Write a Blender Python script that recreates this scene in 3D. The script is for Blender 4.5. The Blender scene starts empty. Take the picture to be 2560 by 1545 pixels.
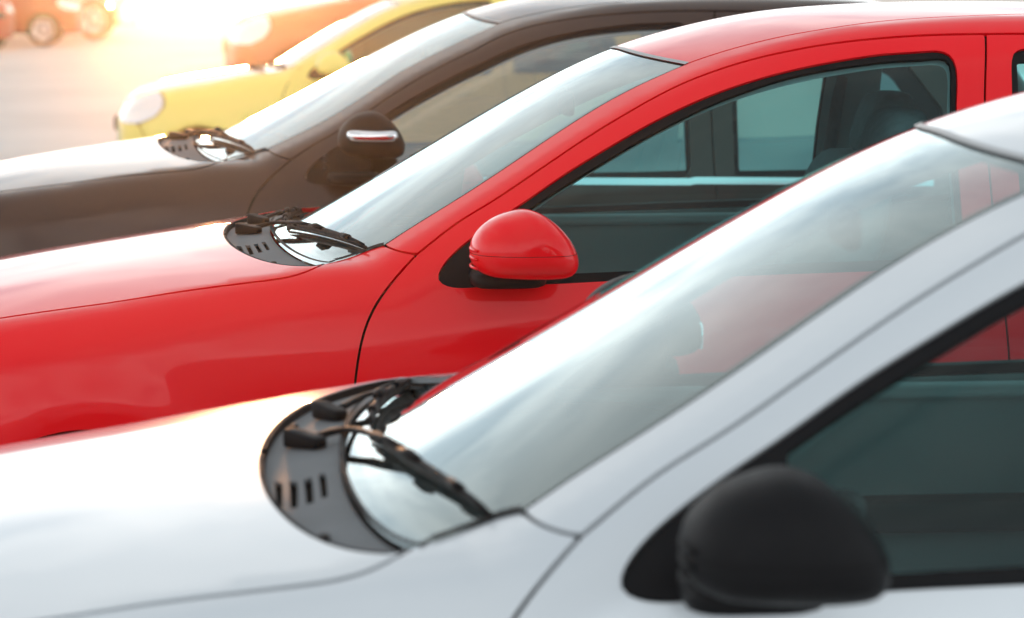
import bpy, math, random
import numpy as np
from mathutils import Vector, Matrix
from mathutils.geometry import delaunay_2d_cdt

random.seed(7); np.random.seed(7)
scene = bpy.context.scene
col = scene.collection
R = math.radians

# ------------------------------------------------------------------ camera
CAM_Z, PITCH, LENS = 1.665, 7.958, 90.0
cam_data = bpy.data.cameras.new('camera'); cam = bpy.data.objects.new('camera', cam_data); col.objects.link(cam)
cam.location = (0, 0, CAM_Z); cam.rotation_euler = (R(90-PITCH), 0, 0)
cam_data.sensor_width = 36; cam_data.lens = LENS; cam_data.clip_start = .05; cam_data.clip_end = 2000
cam_data.dof.use_dof = True; cam_data.dof.focus_distance = 5.75; cam_data.dof.aperture_fstop = 4.0; cam_data.dof.aperture_blades = 0
scene.camera = cam

# ------------------------------------------------------------------ sky, sun, exposure
SUN_EL, SUN_AZ = 1.1, -7.0          # degrees above the horizon, degrees right of the view axis (+Y)
world = bpy.data.worlds.new('World'); scene.world = world; world.use_nodes = True
nt = world.node_tree; nt.nodes.clear()
def wn(t, **kw):
    n = nt.nodes.new(t)
    for k, v in kw.items(): setattr(n, k, v)
    return n
out = wn('ShaderNodeOutputWorld'); bg = wn('ShaderNodeBackground'); sky = wn('ShaderNodeTexSky', sky_type='NISHITA')
sky.sun_disc = False; sky.sun_elevation = R(SUN_EL); sky.sun_rotation = R(SUN_AZ); sky.dust_density = 3.0; sky.air_density = 1.0; sky.ozone_density = 1.0
# broken high overcast: stretched cloud noise mixed over the clear sky
tc = wn('ShaderNodeTexCoord'); sep = wn('ShaderNodeSeparateXYZ'); nt.links.new(tc.outputs['Generated'], sep.inputs[0])
zm = wn('ShaderNodeMath', operation='MAXIMUM'); zm.inputs[1].default_value = .0; nt.links.new(sep.outputs['Z'], zm.inputs[0])
za = wn('ShaderNodeMath', operation='ADD'); za.inputs[1].default_value = .18; nt.links.new(zm.outputs[0], za.inputs[0])
dv = wn('ShaderNodeVectorMath', operation='DIVIDE'); nt.links.new(tc.outputs['Generated'], dv.inputs[0])
cmb = wn('ShaderNodeCombineXYZ')
for i in range(3): nt.links.new(za.outputs[0], cmb.inputs[i])
nt.links.new(cmb.outputs[0], dv.inputs[1])
mp = wn('ShaderNodeMapping'); mp.inputs['Scale'].default_value = (.9, .28, 0); mp.inputs['Rotation'].default_value = (0, 0, R(22)); nt.links.new(dv.outputs[0], mp.inputs['Vector'])
nz = wn('ShaderNodeTexNoise'); nz.inputs['Scale'].default_value = 3.4; nz.inputs['Detail'].default_value = 7; nz.inputs['Roughness'].default_value = .55; nz.inputs['Distortion'].default_value = .3
nt.links.new(mp.outputs[0], nz.inputs['Vector'])
rp = wn('ShaderNodeValToRGB'); rp.color_ramp.elements[0].position = .36; rp.color_ramp.elements[1].position = .62
rp.color_ramp.elements[0].color = (.52, .60, .66, 1); rp.color_ramp.elements[1].color = (1.06, 1.08, 1.07, 1)
nt.links.new(nz.outputs['Fac'], rp.inputs[0])
cl = wn('ShaderNodeVectorMath', operation='SCALE'); cl.inputs['Scale'].default_value = 10.5; nt.links.new(rp.outputs[0], cl.inputs[0])
# hazy sky: brighter towards the horizon, the same all round
hr = wn('ShaderNodeMapRange', interpolation_type='SMOOTHSTEP'); hr.inputs['From Min'].default_value = 0; hr.inputs['From Max'].default_value = .55; hr.inputs['To Min'].default_value = 2.3; hr.inputs['To Max'].default_value = .95
nt.links.new(zm.outputs[0], hr.inputs['Value'])
cl2 = wn('ShaderNodeVectorMath', operation='SCALE'); nt.links.new(cl.outputs[0], cl2.inputs[0]); nt.links.new(hr.outputs[0], cl2.inputs['Scale'])
mx = wn('ShaderNodeMix', data_type='RGBA'); mx.inputs['Factor'].default_value = .9
nt.links.new(sky.outputs[0], mx.inputs['A']); nt.links.new(cl2.outputs[0], mx.inputs['B'])
nt.links.new(mx.outputs['Result'], bg.inputs['Color']); bg.inputs['Strength'].default_value = .10
nt.links.new(bg.outputs[0], out.inputs['Surface'])

sun_data = bpy.data.lights.new('sun', 'SUN'); sun_data.energy = 3.0; sun_data.angle = R(3); sun_data.color = (1., .47, .19)
sun = bpy.data.objects.new('sun', sun_data); col.objects.link(sun)
sd = Vector((math.sin(R(SUN_AZ))*math.cos(R(SUN_EL)), math.cos(R(SUN_AZ))*math.cos(R(SUN_EL)), math.sin(R(SUN_EL))))
sun.rotation_euler = sd.to_track_quat('Z', 'Y').to_euler(); sun.location = sd*60

vs = scene.view_settings
vs.view_transform = 'Standard'; vs.look = 'None'; vs.exposure = 0.03; vs.gamma = 1.0; vs.use_curve_mapping = False
scene.render.engine = 'CYCLES'
cy = scene.cycles
cy.use_denoising = True; cy.max_bounces = 12; cy.transparent_max_bounces = 24; cy.glossy_bounces = 6; cy.diffuse_bounces = 3; cy.transmission_bounces = 12
cy.caustics_reflective = False; cy.caustics_refractive = False; cy.sample_clamp_indirect = 6.0

# ------------------------------------------------------------------ materials
MATS = {}
def nodes_of(m):
    m.use_nodes = True
    return m.node_tree, m.node_tree.nodes['Principled BSDF']
def simple(name, color, rough=.5, metal=0., coat=0., spec=.5, bump=0., bscale=200., vary=0., vscale=6., rvary=0.):
    if name in MATS: return MATS[name]
    m = bpy.data.materials.new(name); t, b = nodes_of(m)
    b.inputs['Base Color'].default_value = (*color, 1); b.inputs['Roughness'].default_value = rough
    b.inputs['Metallic'].default_value = metal; b.inputs['Coat Weight'].default_value = coat; b.inputs['Coat Roughness'].default_value = .03
    b.inputs['Specular IOR Level'].default_value = spec
    tc = t.nodes.new('ShaderNodeTexCoord')
    if bump:
        n = t.nodes.new('ShaderNodeTexNoise'); n.inputs['Scale'].default_value = bscale; n.inputs['Detail'].default_value = 3
        t.links.new(tc.outputs['Object'], n.inputs['Vector'])
        bp = t.nodes.new('ShaderNodeBump'); bp.inputs['Strength'].default_value = bump; bp.inputs['Distance'].default_value = .002
        t.links.new(n.outputs['Fac'], bp.inputs['Height']); t.links.new(bp.outputs[0], b.inputs['Normal'])
    if vary or rvary:
        n = t.nodes.new('ShaderNodeTexNoise'); n.inputs['Scale'].default_value = vscale; n.inputs['Detail'].default_value = 6; n.inputs['Roughness'].default_value = .6
        t.links.new(tc.outputs['Object'], n.inputs['Vector'])
        if vary:
            mr = t.nodes.new('ShaderNodeMapRange'); mr.inputs['From Min'].default_value = .3; mr.inputs['From Max'].default_value = .7
            mr.inputs['To Min'].default_value = 1-vary; mr.inputs['To Max'].default_value = 1+vary; t.links.new(n.outputs['Fac'], mr.inputs['Value'])
            vm = t.nodes.new('ShaderNodeVectorMath'); vm.operation = 'SCALE'; vm.inputs[0].default_value = color
            t.links.new(mr.outputs[0], vm.inputs['Scale']); t.links.new(vm.outputs[0], b.inputs['Base Color'])
        if rvary:
            mr = t.nodes.new('ShaderNodeMapRange'); mr.inputs['From Min'].default_value = .3; mr.inputs['From Max'].default_value = .7
            mr.inputs['To Min'].default_value = max(0, rough-rvary); mr.inputs['To Max'].default_value = rough+rvary
            t.links.new(n.outputs['Fac'], mr.inputs['Value']); t.links.new(mr.outputs[0], b.inputs['Roughness'])
    MATS[name] = m; return m
def paint(name, color, metal=0., rough=.35, flake=0.):
    if name in MATS: return MATS[name]
    m = bpy.data.materials.new(name); t, b = nodes_of(m)
    b.inputs['Base Color'].default_value = (*color, 1); b.inputs['Metallic'].default_value = metal; b.inputs['Roughness'].default_value = rough
    b.inputs['Coat Weight'].default_value = 1.0; b.inputs['Coat IOR'].default_value = 1.33; b.inputs['Specular IOR Level'].default_value = .1
    tc = t.nodes.new('ShaderNodeTexCoord')
    n = t.nodes.new('ShaderNodeTexNoise'); n.inputs['Scale'].default_value = 4; n.inputs['Detail'].default_value = 8; n.inputs['Roughness'].default_value = .65
    t.links.new(tc.outputs['Object'], n.inputs['Vector'])
    mr = t.nodes.new('ShaderNodeMapRange'); mr.inputs['From Min'].default_value = .35; mr.inputs['From Max'].default_value = .75
    mr.inputs['To Min'].default_value = .015; mr.inputs['To Max'].default_value = .07
    t.links.new(n.outputs['Fac'], mr.inputs['Value']); t.links.new(mr.outputs[0], b.inputs['Coat Roughness'])
    # long-wave waviness of pressed sheet metal in the clear coat
    n2 = t.nodes.new('ShaderNodeTexNoise'); n2.inputs['Scale'].default_value = 2.2; n2.inputs['Detail'].default_value = 1
    t.links.new(tc.outputs['Object'], n2.inputs['Vector'])
    bp = t.nodes.new('ShaderNodeBump'); bp.inputs['Strength'].default_value = .35; bp.inputs['Distance'].default_value = .01
    t.links.new(n2.outputs['Fac'], bp.inputs['Height']); t.links.new(bp.outputs[0], b.inputs['Coat Normal'])
    MATS[name] = m; return m
def glass(name, tint, ior=1.52, boost=1.0, dust=.05):
    if name in MATS: return MATS[name]
    m = bpy.data.materials.new(name); m.use_nodes = True; t = m.node_tree; t.nodes.clear()
    o = t.nodes.new('ShaderNodeOutputMaterial'); mx = t.nodes.new('ShaderNodeMixShader')
    tr = t.nodes.new('ShaderNodeBsdfTransparent'); tr.inputs[0].default_value = (*tint, 1)
    gl = t.nodes.new('ShaderNodeBsdfGlossy'); gl.inputs['Roughness'].default_value = .012; gl.inputs['Color'].default_value = (.87, .985, 1., 1)
    fr = t.nodes.new('ShaderNodeFresnel'); fr.inputs['IOR'].default_value = ior
    geo = t.nodes.new('ShaderNodeNewGeometry')
    # fresnel of a thin sheet is the same from both sides: flip the normal on back faces
    fl = t.nodes.new('ShaderNodeVectorMath'); fl.operation = 'SCALE'
    k = t.nodes.new('ShaderNodeMath'); k.operation = 'MULTIPLY_ADD'; k.inputs[1].default_value = -2; k.inputs[2].default_value = 1
    t.links.new(geo.outputs['Backfacing'], k.inputs[0]); t.links.new(k.outputs[0], fl.inputs['Scale']); t.links.new(geo.outputs['Normal'], fl.inputs[0])
    m2 = t.nodes.new('ShaderNodeMath'); m2.operation = 'MULTIPLY'; m2.inputs[1].default_value = boost; m2.use_clamp = True
    # two surfaces of the pane: R = 2F/(1+F)
    f1 = t.nodes.new('ShaderNodeMath'); f1.operation = 'ADD'; f1.inputs[1].default_value = 1
    f2 = t.nodes.new('ShaderNodeMath'); f2.operation = 'MULTIPLY'; f2.inputs[1].default_value = 2
    f3 = t.nodes.new('ShaderNodeMath'); f3.operation = 'DIVIDE'
    t.links.new(fr.outputs[0], f1.inputs[0]); t.links.new(fr.outputs[0], f2.inputs[0]); t.links.new(f2.outputs[0], f3.inputs[0]); t.links.new(f1.outputs[0], f3.inputs[1])
    t.links.new(f3.outputs[0], m2.inputs[0]); t.links.new(m2.outputs[0], mx.inputs[0])
    t.links.new(tr.outputs[0], mx.inputs[1]); t.links.new(gl.outputs[0], mx.inputs[2])
    # thin film of dust and dried drops
    tc = t.nodes.new('ShaderNodeTexCoord'); dn = t.nodes.new('ShaderNodeTexNoise'); dn.inputs['Scale'].default_value = 9; dn.inputs['Detail'].default_value = 9; dn.inputs['Roughness'].default_value = .7
    mpd = t.nodes.new('ShaderNodeMapping'); mpd.inputs['Scale'].default_value = (.5, 1.6, 1); t.links.new(tc.outputs['Object'], mpd.inputs['Vector']); t.links.new(mpd.outputs[0], dn.inputs['Vector'])
    dr = t.nodes.new('ShaderNodeMapRange'); dr.inputs['From Min'].default_value = .45; dr.inputs['From Max'].default_value = .8; dr.inputs['To Min'].default_value = 0; dr.inputs['To Max'].default_value = dust
    t.links.new(dn.outputs['Fac'], dr.inputs['Value'])
    df = t.nodes.new('ShaderNodeBsdfDiffuse'); df.inputs[0].default_value = (.55, .54, .50, 1); mx3 = t.nodes.new('ShaderNodeMixShader')
    t.links.new(dr.outputs[0], mx3.inputs[0]); t.links.new(mx.outputs[0], mx3.inputs[1]); t.links.new(df.outputs[0], mx3.inputs[2]); t.links.new(mx3.outputs[0], o.inputs['Surface'])
    MATS[name] = m; return m
M = dict(
    seam=simple('seam_black', (.004, .004, .004), .9, spec=.1),
    trim=simple('black_plastic_trim', (.006, .0065, .008), .5, spec=.14, bump=.25, bscale=900, rvary=.08, vscale=20),
    rubber=simple('rubber_seal', (.010, .010, .011), .7, spec=.2, rvary=.1, vscale=30),
    cowl=simple('grey_cowl_plastic', (.16, .17, .18), .6, spec=.06, bump=.2, bscale=700, vary=.18, vscale=9, rvary=.1),
    ledge=simple('door_top_trim', (.46, .50, .50), .6),
    moulding=simple('grey_moulding', (.34, .35, .36), .4),
    chrome=simple('chrome', (.8, .8, .82), .08, metal=1.),
    inner=simple('interior_trim_grey', (.38, .41, .41), .7, bump=.2, bscale=400),
    dark=simple('interior_dark_plastic', (.040, .042, .045), .6, spec=.2, bump=.2, bscale=300),
    cloth=simple('seat_cloth', (.15, .16, .17), .9, bump=.5, bscale=500, vary=.15, vscale=60),
    tyre=simple('tyre_rubber', (.02, .02, .02), .75, bump=.3, bscale=150),
    rim=simple('alloy_rim', (.55, .56, .57), .3, metal=.8, vary=.1, vscale=12),
    lens=simple('lamp_lens', (.75, .78, .80), .08, coat=1.),
    reflector=simple('lamp_reflector', (.8, .8, .8), .15, metal=1.),
    tail=simple('tail_lamp_red', (.30, .01, .01), .15, coat=1.),
    mirror=simple('mirror_glass', (.75, .78, .8), .02, metal=1.),
    wiper=simple('wiper_satin_black', (.010, .010, .011), .5, spec=.07, rvary=.12, vscale=40),
    screen=glass('windscreen_glass', (.60, .90, .90), boost=1.42),
    bronze=glass('bronze_tinted_glass', (.62, .54, .47), ior=1.9, boost=1.3),
    side=glass('side_window_glass', (.60, .95, .95), ior=1.25, dust=.02),
)

# ------------------------------------------------------------------ mesh helpers
def link(name, me, mat, parent=None):
    o = bpy.data.objects.new(name, me); col.objects.link(o)
    if mat is not None and not me.materials: me.materials.append(mat)
    if parent is not None: o.parent = parent
    return o
def mesh(name, v, f, smooth=True, normals=None, sharp=None):
    me = bpy.data.meshes.new(name); me.from_pydata([tuple(map(float, p)) for p in v], [], [tuple(map(int, q)) for q in f]); me.update()
    me.polygons.foreach_set('use_smooth', [smooth]*len(me.polygons))
    if normals is not None:
        ln = np.empty((len(me.loops), 3)); k = 0
        for q, n in zip(f, normals):
            for j in range(len(q)): ln[k] = n[j]; k += 1
        me.normals_split_custom_set(ln.tolist())
    return me
def empty(name, loc=(0, 0, 0), rz=0., parent=None):
    o = bpy.data.objects.new(name, None); col.objects.link(o); o.location = loc; o.rotation_euler = (0, 0, rz); o.empty_display_size = .2
    if parent is not None: o.parent = parent
    return o
def tag(o, label=None, category=None, group=None, kind=None):
    for k, v in (('label', label), ('category', category), ('group', group), ('kind', kind)):
        if v: o[k] = v
    return o
def inside(P, poly):
    """points P (n,2) inside closed polygon"""
    c = np.zeros(len(P), bool); n = len(poly); j = n-1
    for i in range(n):
        a, b = poly[i], poly[j]
        if a[1] != b[1]:
            k = ((a[1] > P[:, 1]) != (b[1] > P[:, 1])) & (P[:, 0] < (b[0]-a[0])*(P[:, 1]-a[1])/(b[1]-a[1])+a[0]); c ^= k
        j = i
    return c
def area(p): return .5*np.sum(p[:, 0]*np.roll(p[:, 1], -1)-np.roll(p[:, 0], -1)*p[:, 1])
def resample(p, h, closed=False):
    p = np.asarray(p, float)
    if closed: p = np.vstack([p, p[:1]])
    d = np.linalg.norm(np.diff(p, axis=0), axis=1); keep = np.r_[True, d > 1e-7]; p = p[keep]; d = np.linalg.norm(np.diff(p, axis=0), axis=1)
    s = np.r_[0, np.cumsum(d)]; n = max(2, int(math.ceil(s[-1]/h))); q = np.linspace(0, s[-1], n+1)
    r = np.stack([np.interp(q, s, p[:, k]) for k in range(p.shape[1])], 1)
    return r[:-1] if closed else r
def fair(p, h=.012, it=6):
    """smooth a traced open line: resample, relax the inner points, ends fixed"""
    p = np.asarray(p, float); d = np.linalg.norm(np.diff(p, axis=0), axis=1); s = np.r_[0, np.cumsum(d)]
    q = np.linspace(0, s[-1], max(4, int(s[-1]/h))+1)
    if len(p) > 3:
        r = np.stack([Spline(list(zip(s, p[:, k])))(q) for k in range(2)], 1)
    else: r = np.stack([np.interp(q, s, p[:, k]) for k in range(2)], 1)
    for _ in range(it): r[1:-1] = .5*r[1:-1]+.25*(r[:-2]+r[2:])
    return r
def inset(p, d):
    """offset closed polygon inwards by d"""
    if d == 0: return p
    if area(p) < 0: p = p[::-1]
    e1 = p-np.roll(p, 1, 0); e2 = np.roll(p, -1, 0)-p
    n1 = np.stack([-e1[:, 1], e1[:, 0]], 1); n2 = np.stack([-e2[:, 1], e2[:, 0]], 1)
    n1 /= np.maximum(np.linalg.norm(n1, axis=1), 1e-9)[:, None]; n2 /= np.maximum(np.linalg.norm(n2, axis=1), 1e-9)[:, None]
    b = n1+n2; b /= np.maximum(np.linalg.norm(b, axis=1), 1e-6)[:, None]; c = np.maximum((b*n1).sum(1), .45)
    return p+b*(d/c)[:, None]
TS = .0125                                     # metres per degree round the section, for meshing
def m2(uv): return np.asarray(uv, float)*[1, TS]
def uvm(m): return np.asarray(m, float)/[1, TS]
def mir(uv): q = np.array(uv, float); q[:, 1] = 180-q[:, 1]; return q

def patch(body, outer, holes=(), off=0., thick=.012, h=.022, gap=.0028, hgap=0., back=False):
    """mesh data of a skin panel bounded by outer (u,t) with holes, real edges turned inwards"""
    lo = [inset(resample(m2(outer), h*.6, True), gap)]
    for q in holes:
        a = resample(m2(q), min(h*.6, .012), True); lo.append(inset(a, -hgap) if hgap else a)
    P = lo[0]; mn, mxx = P.min(0), P.max(0)
    gx, gy = np.meshgrid(np.arange(mn[0], mxx[0]+h, h), np.arange(mn[1], mxx[1]+h, h*.87))
    gx = gx+np.where((np.arange(gx.shape[0]) % 2)[:, None] == 1, h/2, 0)
    g = np.stack([gx.ravel(), gy.ravel()], 1); g = g[inside(g, P)]
    for q in lo[1:]: g = g[~inside(g, q)]
    allb = np.vstack(lo)
    if len(g):
        dm = np.full(len(g), 9.)
        for k in range(0, len(allb), 200): dm = np.minimum(dm, np.min(np.hypot(g[:, None, 0]-allb[None, k:k+200, 0], g[:, None, 1]-allb[None, k:k+200, 1]), 1))
        g = g[dm > h*.45]
    V = np.vstack([allb, g]) if len(g) else allb
    E = []; k = 0
    for q in lo:
        n = len(q); E += [(k+i, k+(i+1) % n) for i in range(n)]; k += n
    r = delaunay_2d_cdt([Vector(p) for p in V], E, [], 0, 1e-6)
    V2 = np.array([tuple(p) for p in r[0]]); F = np.array([tuple(f) for f in r[2]])
    c = V2[F].mean(1); ok = inside(c, P)
    for q in lo[1:]: ok &= ~inside(c, q)
    F = F[ok]; a = V2[F]; ar = (a[:, 1, 0]-a[:, 0, 0])*(a[:, 2, 1]-a[:, 0, 1])-(a[:, 1, 1]-a[:, 0, 1])*(a[:, 2, 0]-a[:, 0, 0])
    F = F[np.abs(ar) > 1e-10]
    uv = uvm(V2); p0 = body.pt(uv[:, 0], uv[:, 1]); N = body.nrm(p0); p = p0+N*off
    # orientation: outward
    fn = np.cross(p[F[:, 1]]-p[F[:, 0]], p[F[:, 2]]-p[F[:, 0]]); s = (fn*N[F].mean(1)).sum(1) < 0
    F[s] = F[s][:, ::-1]
    verts = [p]; faces = [tuple(f) for f in F]; nor = [N[list(f)] for f in F]
    if thick:
        cnt = {}
        for f in F:
            for i in range(3):
                e = (f[i], f[(i+1) % 3]); cnt[e] = 1
        be = [e for e in cnt if (e[1], e[0]) not in cnt]
        idx = {}; low = []
        for e in be:
            for v in e:
                if v not in idx: idx[v] = len(p)+len(low); low.append(p[v]-N[v]*thick)
        verts.append(np.array(low)); allv = np.vstack(verts)
        for a_, b_ in be:
            q = (b_, a_, idx[a_], idx[b_]); n = np.cross(allv[q[1]]-allv[q[0]], allv[q[2]]-allv[q[0]]); n = n/max(np.linalg.norm(n), 1e-9)
            faces.append(q); nor.append([n]*4)
    return np.vstack(verts), faces, nor
def ribbon(body, line, w0, w1, off, off1=None):
    """strip along a (u,t) line from -w0 to +w1 (metres, left of travel positive) at height off above the skin"""
    m = m2(line); tg = np.gradient(m, axis=0); tg /= np.maximum(np.linalg.norm(tg, axis=1), 1e-9)[:, None]; n = np.stack([-tg[:, 1], tg[:, 0]], 1)
    p = [body.pt(*uvm(m-n*w0).T, off), body.pt(*uvm(m+n*w1).T, off if off1 is None else off1)]
    k = len(m); v = np.vstack(p); f = [(i, i+1, k+i+1, k+i) for i in range(k-1)]
    return v, f
def tube(points, radius, seg=8, cap=True):
    """swept tube along 3-D points; radius scalar, list, or (a,b) list for flat sections"""
    P = np.array(points, float); n = len(P); t = np.gradient(P, axis=0); t /= np.linalg.norm(t, axis=1)[:, None]
    up = np.array([0, 0, 1.]); V = []
    for i in range(n):
        a = np.cross(t[i], up); a = a/max(np.linalg.norm(a), 1e-6) if np.linalg.norm(a) > 1e-4 else np.array([1., 0, 0]); b = np.cross(a, t[i])
        r = radius[i] if hasattr(radius, '__len__') else radius; ra, rb = r if hasattr(r, '__len__') else (r, r)
        for k in range(seg):
            an = 2*math.pi*(k+.5)/seg; V.append(P[i]+a*ra*math.cos(an)+b*rb*math.sin(an))
    F = [(i*seg+k, i*seg+(k+1) % seg, (i+1)*seg+(k+1) % seg, (i+1)*seg+k) for i in range(n-1) for k in range(seg)]
    if cap: F += [tuple(range(seg))[::-1], tuple((n-1)*seg+k for k in range(seg))]
    return V, F
def superq(c, s, e1=.35, e2=.35, nu=20, nv=12, fn=None):
    """superellipsoid (rounded box) centre c, half sizes s"""
    pw = lambda v, e: math.copysign(abs(v)**e, v)
    V = []
    for j in range(nv+1):
        ph = -math.pi/2+math.pi*j/nv
        for i in range(nu):
            th = 2*math.pi*i/nu
            q = [pw(math.cos(ph), e1)*pw(math.cos(th), e2), pw(math.cos(ph), e1)*pw(math.sin(th), e2), pw(math.sin(ph), e1)]
            p = np.array([c[k]+s[k]*q[k] for k in range(3)]); V.append(fn(p) if fn else p)
    F = [(j*nu+i, j*nu+(i+1) % nu, (j+1)*nu+(i+1) % nu, (j+1)*nu+i) for j in range(nv) for i in range(nu)]
    return V, F
def joinm(parts):
    V, F, k = [], [], 0
    for v, f in parts:
        V += [tuple(p) for p in v]; F += [tuple(i+k for i in q) for q in f]; k = len(V)
    return V, F
def boxm(x0, x1, y0, y1, z0, z1):
    V = [(x, y, z) for x in (x0, x1) for y in (y0, y1) for z in (z0, z1)]
    return V, [(0, 1, 3, 2), (4, 6, 7, 5), (0, 4, 5, 1), (2, 3, 7, 6), (0, 2, 6, 4), (1, 5, 7, 3)]
def lathe(prof, seg=40):
    """profile (radius, y) turned about the y axis"""
    n = len(prof); V = [(r*math.cos(2*math.pi*i/seg), y, r*math.sin(2*math.pi*i/seg)) for i in range(seg) for r, y in prof]
    F = [(i*n+k, i*n+k+1, ((i+1) % seg)*n+k+1, ((i+1) % seg)*n+k) for i in range(seg) for k in range(n-1)]
    return V, F

# ------------------------------------------------------------------ car skin
class Spline:
    """natural cubic spline with linear ends"""
    def __init__(s, pts):
        pts = sorted(pts); s.x = np.array([p[0] for p in pts], float); s.y = np.array([p[1] for p in pts], float)
        n = len(pts); h = np.diff(s.x); A = np.eye(n); b = np.zeros(n)
        for i in range(1, n-1):
            A[i, i-1], A[i, i], A[i, i+1] = h[i-1], 2*(h[i-1]+h[i]), h[i]
            b[i] = 6*((s.y[i+1]-s.y[i])/h[i]-(s.y[i]-s.y[i-1])/h[i-1])
        s.m = np.linalg.solve(A, b); s.h = h
    def __call__(s, q):
        q = np.asarray(q, float); i = np.clip(np.searchsorted(s.x, q)-1, 0, len(s.h)-1); h = s.h[i]
        qc = np.clip(q, s.x[0], s.x[-1]); a = (s.x[i+1]-qc)/h; b = (qc-s.x[i])/h
        v = a*s.y[i]+b*s.y[i+1]+((a**3-a)*s.m[i]+(b**3-b)*s.m[i+1])*h*h/6
        s0 = (s.y[1]-s.y[0])/s.h[0]-s.h[0]*(2*s.m[0]+s.m[1])/6; s1 = (s.y[-1]-s.y[-2])/s.h[-1]+s.h[-1]*(s.m[-2]+2*s.m[-1])/6
        return v+np.where(q < s.x[0], (q-s.x[0])*s0, 0)+np.where(q > s.x[-1], (q-s.x[-1])*s1, 0)

def smax(a, b, k):                       # smooth maximum, blend width k
    h = np.clip(.5+.5*(a-b)/k, 0, 1)
    return b+(a-b)*h+k*h*(1-h)
def rmax(a, b, r):                       # rounded intersection, fillet radius r
    u, v = np.maximum(a+r, 0), np.maximum(b+r, 0)
    return np.minimum(np.maximum(a, b), -r)+np.sqrt(u*u+v*v)+r*0

class Body:
    """car skin: |y| < side(x,z), z < top(x,y), nose and tail; parametrised by (u, t):
    u = station along the car (past uf / ur it turns round nose and tail), t = degrees round the section"""
    ZO = .62; drop = 0.
    def __init__(s, hood, roof, side, plan, nose=1.40, tail=-2.5, bow=.36, crown=.11, uf=.95, ur=-1.9, fillet=.085, axles=(.74, -1.82), flare=.012, hoodcrown=.085):
        s.hood, s.roof, s.side, s.plan = Spline(hood), Spline(roof), Spline(side), Spline(plan)
        s.nose, s.tail, s.bow, s.crown, s.uf, s.ur, s.fillet, s.axles, s.flare, s.hc = nose, tail, bow, crown, uf, ur, fillet, axles, flare, hoodcrown
    def top(s, x, y):
        y2 = y*y
        w = np.clip((.1-x)/.7, 0, 1)
        g = s.roof(x+s.bow*y2)-s.crown*w*y2
        h = s.hood(x+.10*y2)-s.hc*(.55+.45*np.clip((x-.25)/.45, 0, 1))*np.abs(y)**2.4/.63**.4-s.drop
        return smax(g, h, .02)
    def Y(s, x, z):
        y = s.side(z)*s.plan(x)
        for a in s.axles:
            r = np.sqrt((x-a)**2+(z-.30)**2)
            y = y+s.flare*np.exp(-((r-.36)/.07)**2)*(z < .8)
        return y
    def f(s, x, y, z):
        ay = np.sqrt(y*y+1e-6)
        a = (z-s.top(x, y))*.9
        b = ay-s.Y(x, z)
        d = rmax(a, b, s.fillet)
        fr = x-(s.nose-.26*y*y-.55*np.maximum(z-.55, 0)**2-.25*np.maximum(.4-z, 0)**2)
        bk = (s.tail+.10*y*y+.30*np.maximum(z-.95, 0)**1.5)-x
        d = rmax(d, fr, .12); d = rmax(d, bk, .09)
        return np.maximum(d, .20-z)
    def ray(s, u, t):
        u = np.asarray(u, float); th = np.radians(t)
        pf = np.clip((u-s.uf)/.45, 0, 1)*np.pi/2; pr = np.clip((s.ur-u)/.5, 0, 1)*np.pi/2
        ph = pf-pr
        o = np.stack([np.clip(u, s.ur, s.uf), 0*u, 0*u+s.ZO], -1)
        d = np.stack([np.sin(ph), np.cos(ph)*np.cos(th), np.cos(ph)*np.sin(th)], -1)
        return o, d
    def pt(s, u, t, off=0.):
        o, d = s.ray(u, t); lo = np.zeros(len(o)); hi = np.full(len(o), 1.9)
        for _ in range(27):
            m = (lo+hi)/2; p = o+d*m[:, None]; ins = s.f(p[:, 0], p[:, 1], p[:, 2]) < 0
            lo = np.where(ins, m, lo); hi = np.where(ins, hi, m)
        p = o+d*lo[:, None]
        if np.any(off): p = p+s.nrm(p)*(np.asarray(off)*np.ones(len(p)))[:, None]
        return p
    def nrm(s, p, e=2e-3):
        g = np.stack([s.f(*(p+e*v).T)-s.f(*(p-e*v).T) for v in np.eye(3)], 1)
        return g/np.maximum(np.linalg.norm(g, axis=1), 1e-9)[:, None]
    def uv(s, p):
        """(u, t) of points near the skin"""
        p = np.atleast_2d(p); x, y, z = p.T; zz = z-s.ZO; r = np.hypot(y, zz)
        t = np.degrees(np.arctan2(zz, y)); t = np.where(t < -90, t+360, t)
        u = np.where(x > s.uf, s.uf+.45*np.arctan2(x-s.uf, r)/(np.pi/2), np.where(x < s.ur, s.ur-.5*np.arctan2(s.ur-x, r)/(np.pi/2), x))
        return np.stack([u, t], 1)

HATCH = dict(
    hood=[(-.3, .98), (0, .988), (.2, .984), (.42, .964), (.6, .942), (.8, .914), (1.0, .882), (1.2, .838), (1.33, .785), (1.45, .70)],
    roof=[(.6, .74), (.45, .852), (.304, .942), (.125, 1.043), (-.125, 1.189), (-.327, 1.305), (-.54, 1.408), (-.763, 1.476), (-.956, 1.512), (-1.152, 1.529), (-1.3, 1.535), (-1.63, 1.535), (-2.0, 1.49), (-2.25, 1.36), (-2.5, 1.10), (-2.7, .8)],
    side=[(.15, .72), (.25, .755), (.4, .79), (.6, .80), (.75, .793), (.85, .777), (.95, .750), (1.0, .735), (1.1, .70), (1.2, .665), (1.3, .632), (1.4, .60), (1.5, .565), (1.6, .53)],
    plan=[(1.55, .80), (1.35, .87), (1.1, .94), (.7, .988), (.4, 1.), (0, 1.), (-1.2, 1.), (-1.8, .985), (-2.3, .94), (-2.6, .88)])

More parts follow.
